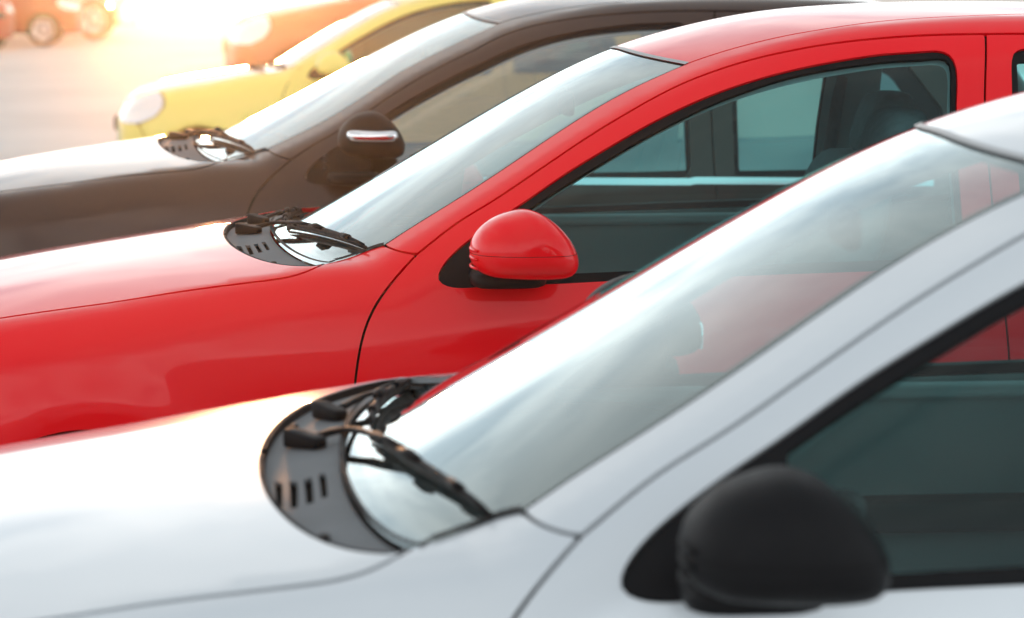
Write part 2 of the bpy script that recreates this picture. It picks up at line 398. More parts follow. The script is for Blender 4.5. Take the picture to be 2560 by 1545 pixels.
LINES = {
    'hood_side': [(0.2025,28.26),(0.2301,26.03),(0.2596,24.97),(0.2965,24.35),(0.3403,24.07),(0.4126,23.63),(0.4848,23.22),(0.6523,21.81),(0.7913,20.8),(0.9286,19.71)],
    'cowl_front': [(0.2025,28.26),(0.2223,28.34),(0.2492,28.56),(0.2925,29.75),(0.3355,32.33),(0.3775,38.57),(0.4063,50.27),(0.4187,71.74)],
    'glass_low': [(0.1786,29.36),(0.2023,30.14),(0.2249,31.23),(0.2588,34.75),(0.2849,43.55),(0.2965,57.33)],
    'glass_corner': [(0.1786,29.36),(0.1633,30.03),(0.132,31.31),(0.0991,32.08),(0.0773,32.51),(0.0647,32.01)],
    'fender_top': [(0.2025,28.26),(0.1791,28.95),(0.1636,29.81),(0.1322,31.13),(0.0992,31.93),(0.0775,32.36),(0.0648,31.87)],
    'pillar_base': [(0.0648,31.87),(0.0519,29.63),(0.0287,28.38),(-0.0015,27.63)],
    'door_front': [(-0.0015,27.63),(0.0205,25.94),(0.0509,23.44),(0.0814,20.63),(0.1051,18.02),(0.1239,14.95),(0.1335,12.38),(0.1404,9.61),(0.1453,7.01)],
    'door_top': [(-0.0015,27.63),(-0.0447,30.17),(-0.0873,32.59),(-0.1788,36.42),(-0.2554,39.78),(-0.3393,43.4),(-0.4295,46.97),(-0.5197,49.95),(-0.6106,52.57),(-0.701,54.17),(-0.7907,55.35),(-0.8801,56.09),(-0.9695,56.61),(-1.0591,56.92),(-1.149,57.13),(-1.2394,57.25),(-1.3575,57.19)],
    'screen_side': [(0.0647,32.01),(0.0013,35.41),(-0.0749,38.84),(-0.1515,42.18),(-0.2484,46.56),(-0.3542,51.17),(-0.446,54.58),(-0.5372,57.09),(-0.6107,58.61),(-0.6632,59.6)],
    'header': [(-0.6632,59.6),(-0.6277,64.82),(-0.5979,72.37)],
    'roof_side': [(-0.6632,59.6),(-0.7421,60.57),(-0.8104,61.18),(-0.9007,61.75),(-0.9894,61.76),(-1.0814,62.34),(-1.175,63.0),(-1.2673,63.23),(-1.3753,63.53),(-1.484,63.94)],
    'door_rear': [(-1.3573,57.11),(-1.3426,52.22),(-1.3364,48.5)],
    'win_outer': [(-0.0347,22.52),(-0.0334,23.32),(-0.0394,24.25),(-0.0518,25.44),(-0.082,27.46),(-0.1279,29.98),(-0.1738,32.21),(-0.2497,35.4),(-0.3332,39.25),(-0.422,42.46),(-0.5115,45.49),(-0.6011,48.0),(-0.6914,49.94),(-0.7809,51.42),(-0.8706,52.55),(-0.9604,53.38),(-1.0505,54.04),(-1.1408,54.49),(-1.2311,54.72),(-1.284,54.78),(-1.2893,54.3),(-1.2878,53.68),(-1.2667,47.28)],
    'win_bottom': [(-0.0347,22.52),(-0.053,21.64),(-0.115,21.38),(-0.2399,21.69),(-0.411,22.07)],
    'glass_top': [(-0.2534,33.97),(-0.3307,37.29),(-0.4194,40.55),(-0.5087,43.63),(-0.5982,46.25),(-0.6888,48.51),(-0.7785,50.21),(-0.8686,51.61),(-0.9583,52.46),(-1.048,53.02),(-1.1381,53.43),(-1.2283,53.67),(-1.2619,53.7),(-1.2688,53.37),(-1.2674,52.69),(-1.2562,47.29)],
    'glass_bottom': [(-0.2461,23.27),(-0.3207,23.44),(-0.4119,23.59)],
    'rwin_front': [(-1.4031,49.3),(-1.4052,52.7),(-1.4067,54.25),(-1.4177,54.71),(-1.4401,54.77)],
    'slot0': [(0.3973,63.03),(0.3859,61.6),(0.3788,45.33),(0.3875,46.03)],
    'slot1': [(0.3764,62.23),(0.3641,61.17),(0.3577,44.93),(0.3682,44.95)],
    'slot2': [(0.3557,62.14),(0.3451,63.39),(0.3366,46.74),(0.3467,45.98)],
    'slot3': [(0.3359,65.47),(0.3262,66.2),(0.3184,48.83),(0.3267,48.33)],
}
POSE_R = (-0.30119, 6.42861, 0.00000, 0.12146, 0.00000)
POSE_W = (0.06275, 3.73554, -0.02495, 0.04137, -0.01010)

# ------------------------------------------------------------------ the hatchback: traced lines on the skin, in (station, degrees)
class Kit:
    """all part shapes of one car type at one mesh density, in car space (x forward, y left, z up)"""
    def __init__(s, body, h=.022, fine=True):
        s.b = body; s.h = h; s.fine = fine; s.parts = {}
        L = {k: uvm(fair(m2(v), .012, 5)) for k, v in LINES.items() if not k.startswith('slot')}
        L['win_outer'] = uvm(fair(m2(LINES['win_outer']), .010, 22))
        L['header'] = np.array([(-.578-.0852*(k/30.4)**2.6, 90-k) for k in np.linspace(30.4, 1.5, 30)])
        # cowl opening and lower glass edge are plain ellipse arcs in plan
        yy = lambda b_: b_*np.cos(np.linspace(.0, math.pi/2-.03, 60))
        def arc(x0, a_, b_):
            y = yy(b_); x = x0+a_*np.sqrt(np.maximum(0, 1-(y/b_)**2)); return body.uv(np.stack([x, y, body.top(x, y)], 1))
        gp = L['hood_side'][0]; L['cowl_front'] = np.vstack([gp, arc(.2035, .219, .654)[4:]])
        L['glass_low'] = np.vstack([L['glass_corner'][0], arc(.172, .132, .640)[6:]])
        def uv3(*pts): return body.uv(np.array(pts, float))
        def cat(*a): return np.vstack(a)
        def rv(a): return a[::-1]
        C = lambda u: np.array([[u, 90.]])
        # --- lines carried on past the traced stretch
        hood_side = uvm(fair(m2(cat(L['hood_side'], uv3((1.12, .615, .815), (1.21, .585, .785), (1.28, .54, .765)))), .012, 8))
        hood_nose = uv3((1.28, .54, .765), (1.315, .42, .775), (1.34, .22, .78)); hood_nose = cat(hood_nose, [[hood_nose[-1][0]+.006, 90.]])
        door_top2 = np.array([(-1.3575, 57.19), (-1.5, 57.1), (-1.7, 56.5), (-1.85, 55.2), (-1.96, 52.0), (-2.03, 47.)])
        door_top2 = uvm(fair(m2(door_top2), .02, 2))
        door_rear = uvm(fair(m2(cat(L['door_rear'], [(-1.335, 40), (-1.337, 30), (-1.345, 20), (-1.36, 5), (-1.362, -10), (-1.36, -27)])), .02, 3))
        door_front = uvm(fair(m2(cat(L['door_front'], [(.148, 0), (.146, -10), (.138, -20), (.13, -27)])), .012, 5))
        roof_side = uvm(fair(m2(cat(L['roof_side'], [(-1.7, 64), (-1.9, 63.6), (-2.06, 62.5)])), .014, 6))
        an = np.linspace(-.12, math.pi+.12, 30)
        arch = lambda xc, r=.318: uv3(*[(xc+r*math.cos(a), .795, .30+r*math.sin(a)) for a in an])          # front end first
        fa, ra = arch(body.axles[0]), arch(body.axles[1])
        win = cat(L['win_outer'], [(-1.262, 40), (-1.262, 30), (-1.266, 25), (-1.255, 23.4), (-1.1, 23.1), (-.8, 22.7)], rv(L['win_bottom'])[:-1])
        wm = resample(m2(win), .009, True)
        for _ in range(10): wm = .5*wm+.25*(np.roll(wm, 1, 0)+np.roll(wm, -1, 0))
        win = uvm(wm)
        gls = cat(L['glass_top'], [(-1.25, 40), (-1.25, 30), (-1.252, 25.3), (-1.1, 24.9), (-.8, 24.4)], rv(L['glass_bottom']))
        rwin = cat(L['rwin_front'], [(-1.6, 54.5), (-1.75, 53.8), (-1.87, 51.8), (-1.93, 48), (-1.97, 40), (-1.98, 30), (-1.95, 25.5), (-1.8, 24.6), (-1.5, 24), (-1.405, 24)])
        rgls = np.array([(-1.42, 48), (-1.422, 53), (-1.6, 53.3), (-1.75, 52.6), (-1.85, 50.6), (-1.91, 46), (-1.945, 38), (-1.955, 30), (-1.93, 26.8), (-1.8, 26), (-1.5, 25.4), (-1.42, 25.3)])
        hl_top = uv3((1.03, .65, .838), (1.19, .592, .792), (1.28, .54, .765))
        hl_in = uv3((1.335, .38, .715), (1.34, .39, .66)); hl_low = uv3((1.27, .56, .625), (1.16, .68, .625)); hl_back = uv3((1.05, .725, .67), (.99, .72, .73), (.985, .70, .79))
        s.lines = dict(L, hood_side=hood_side, door_top2=door_top2, door_rear=door_rear, door_front=door_front, roof_side=roof_side)
        sym = lambda half: cat(half, mir(half)[::-1])
        P = lambda k, o, **kw: s.parts.__setitem__(k, patch(kw.pop('skin', body), o, h=kw.pop('h', h), **kw))
        glass_skin = Body(**HATCH); glass_skin.drop = .014; s.skin = glass_skin
        # --- middle panels
        P('hood', sym(cat(C(hood_nose[-1][0]), rv(hood_nose), rv(hood_side), L['cowl_front'], C(.4225))), thick=.016)
        slots = []
        if fine:
            for i in range(4):
                q = np.array(LINES['slot%d' % i]); slots.append(q)
        P('cowl', sym(cat(C(.4225), rv(L['cowl_front']), L['fender_top'][:4], L['glass_low'], C(.304))), holes=slots, off=-.013, gap=.005, h=min(h, .016), thick=.006)
        P('windscreen', sym(cat(C(.304), rv(L['glass_low']), L['glass_corner'], L['screen_side'], L['header'], C(-.578))), off=-.002, gap=.004, thick=.004, skin=glass_skin)
        P('roof', sym(cat(C(-.580), rv(L['header']), roof_side, C(-2.06))))
        for sd in (1, -1):
            X = (lambda a: a) if sd == 1 else mir; k = 'L' if sd == 1 else 'R'
            P('fender'+k, X(cat(L['fender_top'], L['pillar_base'], door_front, uv3((.30, .75, .25), (.38, .76, .26)), rv(fa)[1:-1], uv3((1.09, .72, .40), (1.13, .71, .55)), rv(hl_low)[0:1], hl_back, hl_top[:1], rv(hood_side)[[i for i in range(len(hood_side)) if rv(hood_side)[i][0] < hl_top[0][0]]])), thick=.03)
            P('side_frame'+k, X(cat(L['screen_side'], roof_side, [(-2.10, 58), (-2.11, 45), (-2.11, 25), (-2.11, 5)], uv3((-2.155, .77, .42)), ra[-8:-1][::-1][:0], uv3((-2.15, .79, .50), (-2.09, .79, .56), (-2.0, .79, .61), (-1.93, .79, .64)), [(-2.0, 15), (-2.04, 25), (-2.06, 35)], rv(door_top2), rv(L['door_top']), rv(L['pillar_base']))))
            P('front_door'+k, X(cat(L['door_top'], door_rear, [(-1.0, -27), (-.4, -27)], rv(door_front))), holes=[X(win)])
            P('window_frame'+k, X(win), holes=[X(gls)], off=-.006, gap=.0015, thick=.012)
            P('window_glass'+k, X(gls), off=-.011, gap=-.004, thick=0)
            P('rear_door'+k, X(cat(door_top2, [(-2.045, 40), (-2.04, 30), (-2.0, 20), (-1.94, 8)], uv3((-1.82, .79, .665), (-1.70, .79, .645), (-1.60, .79, .585), (-1.51, .79, .48), (-1.475, .77, .30), (-1.47, .76, .25)), rv(door_rear))), holes=[X(rwin)])
            P('rear_frame'+k, X(rwin), holes=[X(rgls)], off=-.006, gap=.0015, thick=.012)
            P('rear_glass'+k, X(rgls), off=-.011, gap=-.004, thick=0)
            P('headlamp'+k, X(cat(hl_top, hl_in, hl_low, hl_back)), off=.002, thick=.02)
            P('tail_lamp'+k, X(np.array([(-2.13, 40), (-2.13, 18), (-2.19, 18), (-2.20, 40)])), off=.006, thick=.02)
            # linings
            P('lining_frame'+k, X(cat(L['screen_side'], roof_side, [(-2.10, 58), (-2.11, 45), (-2.06, 35)], rv(door_top2), rv(L['door_top']), rv(L['pillar_base']))), off=-.030, thick=0, gap=-.012)
            P('lining_door'+k, X(cat(L['door_top'], [(-1.345, 40), (-1.345, 20), (-1.36, -20)], [(-1.0, -20), (.1, -20)], [(.13, 5), (.10, 18)])), holes=[X(win)], off=-.040, thick=0, gap=-.01, hgap=-.012)
            P('lining_rear'+k, X(cat(door_top2, [(-2.045, 40), (-2.04, 30), (-2.0, 20), (-2.0, -5), (-1.35, -20), (-1.345, 20), (-1.345, 40)])), holes=[X(rwin)], off=-.040, thick=0, gap=-.01, hgap=-.012)
        P('lining_roof', sym(cat(C(-.60), rv(L['header'])+[-.015, 0], roof_side, C(-2.06))), off=-.030, thick=0, gap=-.01)
        # --- nose and tail
        uN = body.uf+.449
        left = cat([(uN, 89.9)], [(hood_nose[-1][0], 89.9)], rv(hood_nose)[1:], hl_in[:0], hl_in, hl_low, uv3((1.13, .71, .55), (1.09, .72, .40), (1.09, .70, .25)), [(1.12, -60), (1.12, -89)], [(uN, -89)])
        P('bumperL', left, gap=.001); P('bumperR', mir(left), gap=.001)
        uT = body.ur-.499
        tl = np.array([(-2.07, 89.9), (-2.075, 62.5), (-2.115, 58), (-2.12, 45), (-2.12, 25), (-2.12, 5), (-2.15, -12), (-2.15, -27), (-2.10, -60), (-2.10, -89), (uT, -89), (uT, 89.9)])
        rg = np.array([(-2.13, 89.8), (-2.135, 60), (-2.16, 48), (-2.22, 45), (-2.245, 60), (-2.25, 89.8)])
        P('tailL', np.array(tl), gap=.001); P('tailR', mir(tl), gap=.001)
        P('rear_window', sym(rg[::-1]), off=.004, gap=.002, thick=.004)
        s.ribs()
    def ribs(s):
        L, b = s.lines, s.b; seam, frit, mould, seal = [], [], [], []
        for X in (lambda a: a, mir):
            for k, w in (('hood_side', .016), ('fender_top', .012), ('pillar_base', .014), ('door_front', .016), ('door_top', .016), ('door_top2', .016), ('door_rear', .016), ('screen_side', .012), ('roof_side', .010)):
                seam.append(ribbon(b, X(L[k]), w, w, -.010))
            seam.append(ribbon(b, X(L['cowl_front']), .016, .016, -.021))
            sg = 1 if X(np.zeros((1, 2)))[0, 1] == 0 else -1
            a, c = (.0, .020) if sg == 1 else (.020, .0)
            frit.append(ribbon(b, X(L['screen_side']), c, a, -.006))
            seal.append(ribbon(b, X(L['glass_corner']), .006, .006, .003))
            seal.append(ribbon(b, X(L['cowl_front']), .004, .004, -.0012)); seal.append(ribbon(b, X(L['cowl_front']), .0045, -.0043, -.0012, -.020)); seal.append(ribbon(b, X(L['cowl_front']), -.0043, .0045, -.020, -.0012))
        hd = np.vstack([L['header'], [[-.578, 90.]], mir(L['header'])[::-1]])
        mould.append(ribbon(b, hd, .006, .006, .0015)); seam.append(ribbon(b, hd, .010, .010, -.006))
        gl = np.vstack([L['glass_low'], [[.304, 90.]], mir(L['glass_low'])[::-1]])
        seal.append(ribbon(b, gl, .004, .004, .0015))
        s.seam, s.frit, s.mould, s.seal = joinm(seam), frit, joinm(mould), joinm(seal)
    def at(s, x, y, off=0.):
        b = s.skin; z = float(b.top(np.array(x), np.array(y))); q = b.uv([(x, y, z)])
        return b.pt(q[:, 0], q[:, 1], off)[0]

MIRROR_XZ = [(-.107, 1.042), (-.125, 1.067), (-.161, 1.093), (-.222, 1.110), (-.257, 1.099), (-.293, 1.072), (-.320, 1.040), (-.337, 1.003), (-.337, .973), (-.322, .957), (-.280, .953), (-.222, .953), (-.150, .958), (-.120, .968), (-.106, .985), (-.103, 1.004), (-.104, 1.024)]
def mirror_shell(sd, grow=1.0, y0=.80, y1=.99):
    o = resample(np.array(MIRROR_XZ), .012, True)
    for _ in range(3): o = .5*o+.25*(np.roll(o, 1, 0)+np.roll(o, -1, 0))
    c = np.array([-.235, 1.015]); V = []; n = len(o); an = np.linspace(-math.pi/2+.006, math.pi/2-.006, 41); e = 2/2.5
    for a in an:
        t = math.copysign(abs(math.sin(a))**e, a); k = abs(math.cos(a))**e
        for p in o:
            q = c+(p-c)*k*grow; q[0] -= .012*t
            V.append((q[0], sd*((y0+y1)/2+t*(y1-y0)/2), q[1]))
    m = len(an); F = [(j*n+i, j*n+(i+1) % n, (j+1)*n+(i+1) % n, (j+1)*n+i) for j in range(m-1) for i in range(n)]
    F += [tuple(range(n))[::-1], tuple((m-1)*n+i for i in range(n))]
    if sd == 1: F = [q[::-1] for q in F]
    return V, F

def rbf(centres, disp):
    c = np.array(centres, float); d = np.array(disp, float); c = np.vstack([c, c*[1, -1, 1]]); d = np.vstack([d, d*[1, -1, 1]])
    A = np.linalg.norm(c[:, None]-c[None], axis=2); A = -A+np.eye(len(c))*.12
    n = len(c); K = np.zeros((n+1, n+1)); K[:n, :n] = A; K[:n, n] = 1; K[n, :n] = 1
    w = np.linalg.solve(K, np.vstack([d, np.zeros((1, 3))]))
    return lambda P: P+(-np.linalg.norm(P[:, None]-c[None], axis=2))@w[:n]+w[n]

def build_car(kit, name, label, pose, paint_mat, mirror_mat=None, warp=None, group=None, interior=True, wheels=True, wipers=True, mirror_grow=1.0, mirror_shift=None, belt_chrome=False, trim=None, side_glass=None, category='car'):
    W = warp if warp is not None else (lambda p: p)
    tx, ty, tz, yaw, pit = pose
    car = empty(name, (tx, ty, tz)); car.rotation_euler = (0, -pit, math.pi+yaw)
    tag(car, label, category, group)
    blk = trim or M['trim']
    def part(nm, key, mat, parent=car, lab=None):
        v, f, n = kit.parts[key]; me = mesh(nm, W(v), f, True, n if warp is None else n); o = link(nm, me, mat, parent)
        if lab: o['label'] = lab
        return o
    def raw(nm, vf, mat, parent=car, smooth=True, lab=None, w=True):
        v = np.array([tuple(p) for p in vf[0]], float); me = mesh(nm, W(v) if w else v, vf[1], smooth); o = link(nm, me, mat, parent)
        if lab: o['label'] = lab
        return o
    part('hood', 'hood', paint_mat); cw = part('cowl_panel', 'cowl', M['cowl'])
    part('windscreen', 'windscreen', M['screen']); part('roof_panel', 'roof', paint_mat)
    raw('panel_gap', kit.seam, M['seam']); [raw('windscreen_border', q, M['seam']) for q in kit.frit]; raw('header_moulding', kit.mould, M['moulding']); raw('rubber_seal', kit.seal, M['rubber'])
    for sd, k in ((1, 'L'), (-1, 'R')):
        part('fender', 'fender'+k, paint_mat); part('side_frame', 'side_frame'+k, paint_mat)
        d = part('front_door', 'front_door'+k, paint_mat); part('window_frame', 'window_frame'+k, blk, d); part('window_glass', 'window_glass'+k, side_glass or M['side'], d)
        d2 = part('rear_door', 'rear_door'+k, paint_mat); part('window_frame', 'rear_frame'+k, blk, d2); part('window_glass', 'rear_glass'+k, side_glass or M['side'], d2)
        for dd, hx in ((d, -1.22), (d2, -1.92)):
            raw('door_handle', tube([(hx, sd*.792, .80), (hx+.01, sd*.822, .803), (hx+.06, sd*.832, .806), (hx+.12, sd*.832, .808), (hx+.17, sd*.822, .808), (hx+.18, sd*.792, .808)], .012, 8), paint_mat, dd)
        hl = part('headlamp', 'headlamp'+k, M['lens']); part('tail_lamp', 'tail_lamp'+k, M['tail'])
        raw('lamp_bowl', superq((1.235, sd*.545, .705), (.035, .05, .045), 1, 1, 14, 8), M['reflector'], hl)
        # mirror
        mm = mirror_mat or paint_mat
        ms = mirror_shell(sd, mirror_grow)
        if mirror_shift:
            ms = ([(-.235+(q[0]+.235)*.88+mirror_shift[0], q[1], 1.015+(q[2]-1.015)*.95+mirror_shift[1]) for q in ms[0]], ms[1])
        sm = raw('side_mirror', ms, mm)
        if mirror_shift:
            raw('mirror_strip', superq((-.225+mirror_shift[0], sd*.935, 1.030+mirror_shift[1]), (.080, .062, .021), .5, .5, 24, 10), M['chrome'], sm)
        raw('mirror_foot', superq((-.195, sd*.805, .945), (.085, .075, .020), .5, .5, 18, 8), blk, sm)
        raw('mirror_glass', superq((-.327, sd*.893, .992), (.005, .048, .024), .3, .6, 20, 8), M['mirror'], sm)
        if kit.fine:
            ri = []
            for zz in (1.022, 1.004, .984):
                ri.append(tube([(-.1030-.0*zz+.0+(-.010*abs(q)**2.2), sd*(.895+q*.040), zz-.002*q) for q in np.linspace(-1, 1, 9)], .0033, 6))
            for q in ri: raw('mirror_rib', q, mm, sm)
            V3 = np.array(ms[0]).reshape(41, -1, 3); fr, rr = [], []; zc = 1.012+(mirror_shift[1] if mirror_shift else 0)
            for lay in V3:
                z = lay[:, 2]; nx = np.roll(lay, -1, 0); cr = np.where((z-zc)*(nx[:, 2]-zc) < 0)[0]
                if len(cr) < 2: continue
                pts = sorted([tuple(lay[i]+(nx[i]-lay[i])*(zc-z[i])/(nx[i][2]-z[i])) for i in cr]); rr.append(pts[0]); fr.append(pts[-1])
            raw('housing_seam', tube(fr+rr[::-1], .0006, 5, False), M['seam'], sm)
        if belt_chrome:
            q = np.array([(x, 22.6) for x in np.linspace(-.25, -1.26, 40)]+[(x, 22.9) for x in np.linspace(-1.28, -1.96, 25)]); q = q if sd == 1 else mir(q)
            raw('chrome_belt_strip', ribbon(kit.b, q, .010, .010, .004), M['chrome'], d)
    part('front_bumper', 'bumperL', paint_mat); part('front_bumper', 'bumperR', paint_mat); part('tailgate', 'tailL', paint_mat); part('tailgate', 'tailR', paint_mat)
    part('rear_window', 'rear_window', M['side'])
    gr = raw('grille', superq((1.36, 0, .60), (.05, .30, .05), .3, .4, 24, 8), M['dark'])
    for i in range(3): raw('grille_bar', tube([(1.405-.26*y*y, y, .57+.03*i) for y in np.linspace(-.30, .30, 5)], .006, 6), M['chrome'], gr)
    # under the skin
    raw('floor_pan', joinm([boxm(-2.2, 1.15, -.62, .62, .20, .26), boxm(.16, .20, -.66, .66, .26, .86), boxm(-2.15, -2.1, -.6, .6, .26, .85)]), M['dark'], smooth=False)
    for xa in kit.b.axles:
        for sd in (1, -1):
            seg = 16; V = []; F = []
            for i in range(seg+1):
                a = -.15+(math.pi+.3)*i/seg
                for y in (.36, .775): V.append((xa+.330*math.cos(a), sd*y, .30+.330*math.sin(a)))
            F = [(2*i, 2*i+1, 2*i+3, 2*i+2) for i in range(seg)]
            V.append((xa, sd*.36, .30)); F += [(2*i, 2*i+2, len(V)-1) for i in range(seg)]
            raw('wheel_well', (V, F), paint_mat)
            if wheels:
                ty_ = [(.20, .06), (.205, .085), (.24, .098), (.275, .095), (.288, .075), (.292, .04), (.292, -.04), (.288, -.075), (.275, -.095), (.24, -.098), (.20, -.08)]
                we = raw('wheel', tuple([([(p[0]+xa, sd*(p[1]+.69)*1., p[2]+.293) for p in lathe([(.02, .055), (.05, .06), (.06, .045), (.165, .060), (.185, .075), (.203, .08), (.203, -.07), (.10, -.06)], 40)[0]]), lathe([(0, 0)]*8, 40)[1]]), M['rim'])
                raw('tyre', ([(p[0]+xa, sd*(p[1]+.69), p[2]+.293) for p in lathe(ty_, 40)[0]], lathe(ty_, 40)[1]), M['tyre'], we)
                for q in range(5):
                    a = 2*math.pi*q/5+.3; raw('wheel_spoke_gap', superq((xa+.12*math.cos(a), sd*.747, .293+.12*math.sin(a)), (.030, .010, .030), .8, .8, 10, 6), M['seam'], we)
    if interior:
        part('roof_lining', 'lining_roof', M['inner'])
        for k in 'LR':
            part('pillar_lining', 'lining_frame'+k, M['inner']); part('door_lining', 'lining_door'+k, M['inner']); part('door_lining', 'lining_rear'+k, M['inner'])
        for sd in (1, -1):
            raw('door_ledge', tube([(x, sd*(.690-.01*abs(x+.6)), .915) for x in np.linspace(-.05, -1.30, 14)], [(.030, .016)]*14, 10), M['ledge'])
            raw('armrest', superq((-.80, sd*.66, .70), (.28, .035, .030), .3, .3), M['dark'])
        prof = np.array([(.27, .915), (.10, .945), (-.10, .955), (-.22, .945), (-.28, .905), (-.27, .82), (-.20, .70), (-.12, .55), (.1, .5)])
        prof = fair(np.array([(.27, .905), (.10, .930), (-.10, .940), (-.22, .930), (-.28, .895), (-.27, .82), (-.20, .70), (-.12, .55), (.1, .5)]), .03, 3)
        n = len(prof); ys = np.linspace(-.66, .66, 23); V = []
        for y in ys:
            for p in prof: V.append((p[0]-.16*(y/.66)**2*(p[0] > -.05)-.0, y, p[1]-.03*abs(y/.66)**4+(.035*math.exp(-((y-.36)/.16)**2) if -.32 < p[0] < -.05 and p[1] > .8 else 0)))
        F = [(j*n+i, j*n+i+1, (j+1)*n+i+1, (j+1)*n+i) for j in range(len(ys)-1) for i in range(n-1)]
        raw('dashboard', (V, F), M['dark'])
        for sd in (1, -1):
            bk = 0. if sd == 1 else .17
            lean = lambda p: np.array([p[0]-bk-.30*(p[2]-.55), p[1], p[2]])
            st = raw('seat', superq((-.72-bk, sd*.36, .45), (.26, .24, .10), .4, .4), M['cloth'])
            raw('backrest', superq((-.93, sd*.36, .83), (.075, .235, .30), .45, .5, 24, 14, lean), M['cloth'], st)
            raw('headrest', superq((-.99, sd*.36, 1.205), (.060, .125, .085), .55, .6, 20, 12, lean), M['cloth'], st)
            for q in (-.05, .05): raw('headrest_post', tube([(-1.11-bk, sd*.36+q, 1.08), (-1.15-bk, sd*.36+q, 1.18)], .006, 6), M['chrome'], st)
        rs = raw('rear_seat', superq((-1.65, 0, .50), (.25, .60, .10), .35, .35), M['cloth'])
        raw('backrest', superq((-1.88, 0, .80), (.08, .58, .30), .35, .35, 24, 12, lambda p: np.array([p[0]-.30*(p[2]-.55), p[1], p[2]])), M['cloth'], rs)
        im = raw('rear_view_mirror', superq((-.44, 0, 1.285), (.012, .105, .030), .4, .5, 20, 8), M['dark'])
        raw('mirror_stem', tube([(-.44, 0, 1.29), (-.43, 0, 1.325)], .007, 8), M['dark'], im)
        for sd in (1, -1):
            raw('seat_belt', tube([(-1.30, sd*.575, 1.32), (-1.28, sd*.60, 1.15), (-1.25, sd*.63, .95), (-1.22, sd*.66, .6)], [(.004, .022)]*4, 8), M['cloth'])
        cx, cz, ang = -.30, .80, R(32)
        ring = [(cx+.176*math.cos(a)*-math.sin(ang), .36+.176*math.sin(a), cz+.176*math.cos(a)*math.cos(ang)) for a in np.linspace(0, 2*math.pi, 37)]
        sw = raw('steering_wheel', tube(ring, .014, 8, False), M['dark'])
        hub = superq((0, 0, 0), (.055, .075, .06), .6, .6, 16, 8)
        raw('airbag_cover', ([(cx+.02+p[0]*.5, .36+p[1], cz+p[2]) for p in hub[0]], hub[1]), M['dark'], sw)
        for a in (R(90), R(-90), R(180)):
            raw('spoke', tube([(cx+.02, .36, cz), (cx+.176*math.cos(a)*-math.sin(ang), .36+.176*math.sin(a), cz+.176*math.cos(a)*math.cos(ang))], (.014), 8), M['dark'], sw)
        raw('steering_column', tube([(cx+.02, .36, cz), (cx+.25, .36, cz-.12)], .035, 10), M['dark'], sw)
    if kit.fine:
        raw('vent_tray', ribbon(kit.b, np.array([(.36+.0*i, t) for i, t in enumerate(np.linspace(40, 86, 16))]), .055, .055, -.022), M['seam'], cw)
    if kit.fine:
        for x, y in ((.385, -.22), (.315, .52)):
            c = kit.at(x, y, .004); jt = raw('washer_jet', superq(tuple(c), (.008, .011, .006), .6, .6, 12, 8), M['trim'], cw)
        for y in (-.45, -.05, .45):
            c = kit.at(.318-.10*y*y, y, -.004); raw('cowl_clip', superq(tuple(c), (.006, .006, .003), .8, .8, 10, 6), M['trim'], cw)
    if wipers:
        A = kit.at
        def wiper(arm, blade, block, turn, lift):
            ab = [A(x, y, o) for x, y, o in arm]; m = len(ab)
            ar = raw('wiper', tube(ab, [(.009-.003*i/(m-1), .006-.002*i/(m-1)) for i in range(m)], 8), M['wiper'])
            c = A(block[0], block[1], .013); ca, sa = math.cos(turn), math.sin(turn)
            wedge = lambda p: np.array([c[0]+p[0]*ca-p[1]*sa, c[1]+p[0]*sa+p[1]*ca, c[2]+p[2]*(1.15-.45*p[1]/.05)])
            raw('wiper_pivot', superq((0, 0, 0), (.013, .040, .010), .25, .3, 20, 10, wedge), M['wiper'], ar)
            n = len(blade); bl = [A(x, y, lift) for x, y in blade]
            w = [max(.12, math.sin(math.pi*(i+.4)/(n-.2))**.6) for i in range(n)]
            bb = raw('wiper_blade', tube([A(x, y, .005) for x, y in blade], [(.0028, .005)]*n, 8), M['rubber'], ar)
            raw('blade_frame', tube(bl, [(.0065*q, .0085*q) for q in w], 8), M['wiper'], ar)
            k = n//2; raw('blade_adapter', tube([A(*blade[k-1], lift+.008), A(*blade[k], lift+.012), A(*blade[k+1], lift+.008)], [(.008, .004), (.009, .006), (.008, .004)], 8), M['wiper'], ar)
            for i in (2, n-4): raw('blade_clip', tube([A(*blade[i], lift+.004), A(*blade[i+1], lift+.004)], [(.0070, .0065), (.0070, .0065)], 8), M['wiper'], ar)
        line = lambda p, q, n, bow=0.: [(p[0]+(q[0]-p[0])*t+bow*math.sin(math.pi*t), p[1]+(q[1]-p[1])*t) for t in np.linspace(0, 1, n)]
        wiper([(.350, -.045, .014), (.322, -.055, .018), (.298, -.045, .022), (.272, .00, .024), (.249, .07, .025), (.226, .14, .024), (.206, .21, .020)], line((.262, -.03), (.102, .585), 15, .012), (.360, -.045), .75, .015)
        wiper([(.322, -.29, .012), (.306, -.315, .015), (.290, -.345, .018), (.272, -.385, .020), (.258, -.42, .018)], line((.262, -.12), (.205, -.60), 13, .014), (.330, -.28), .55, .014)
    return car

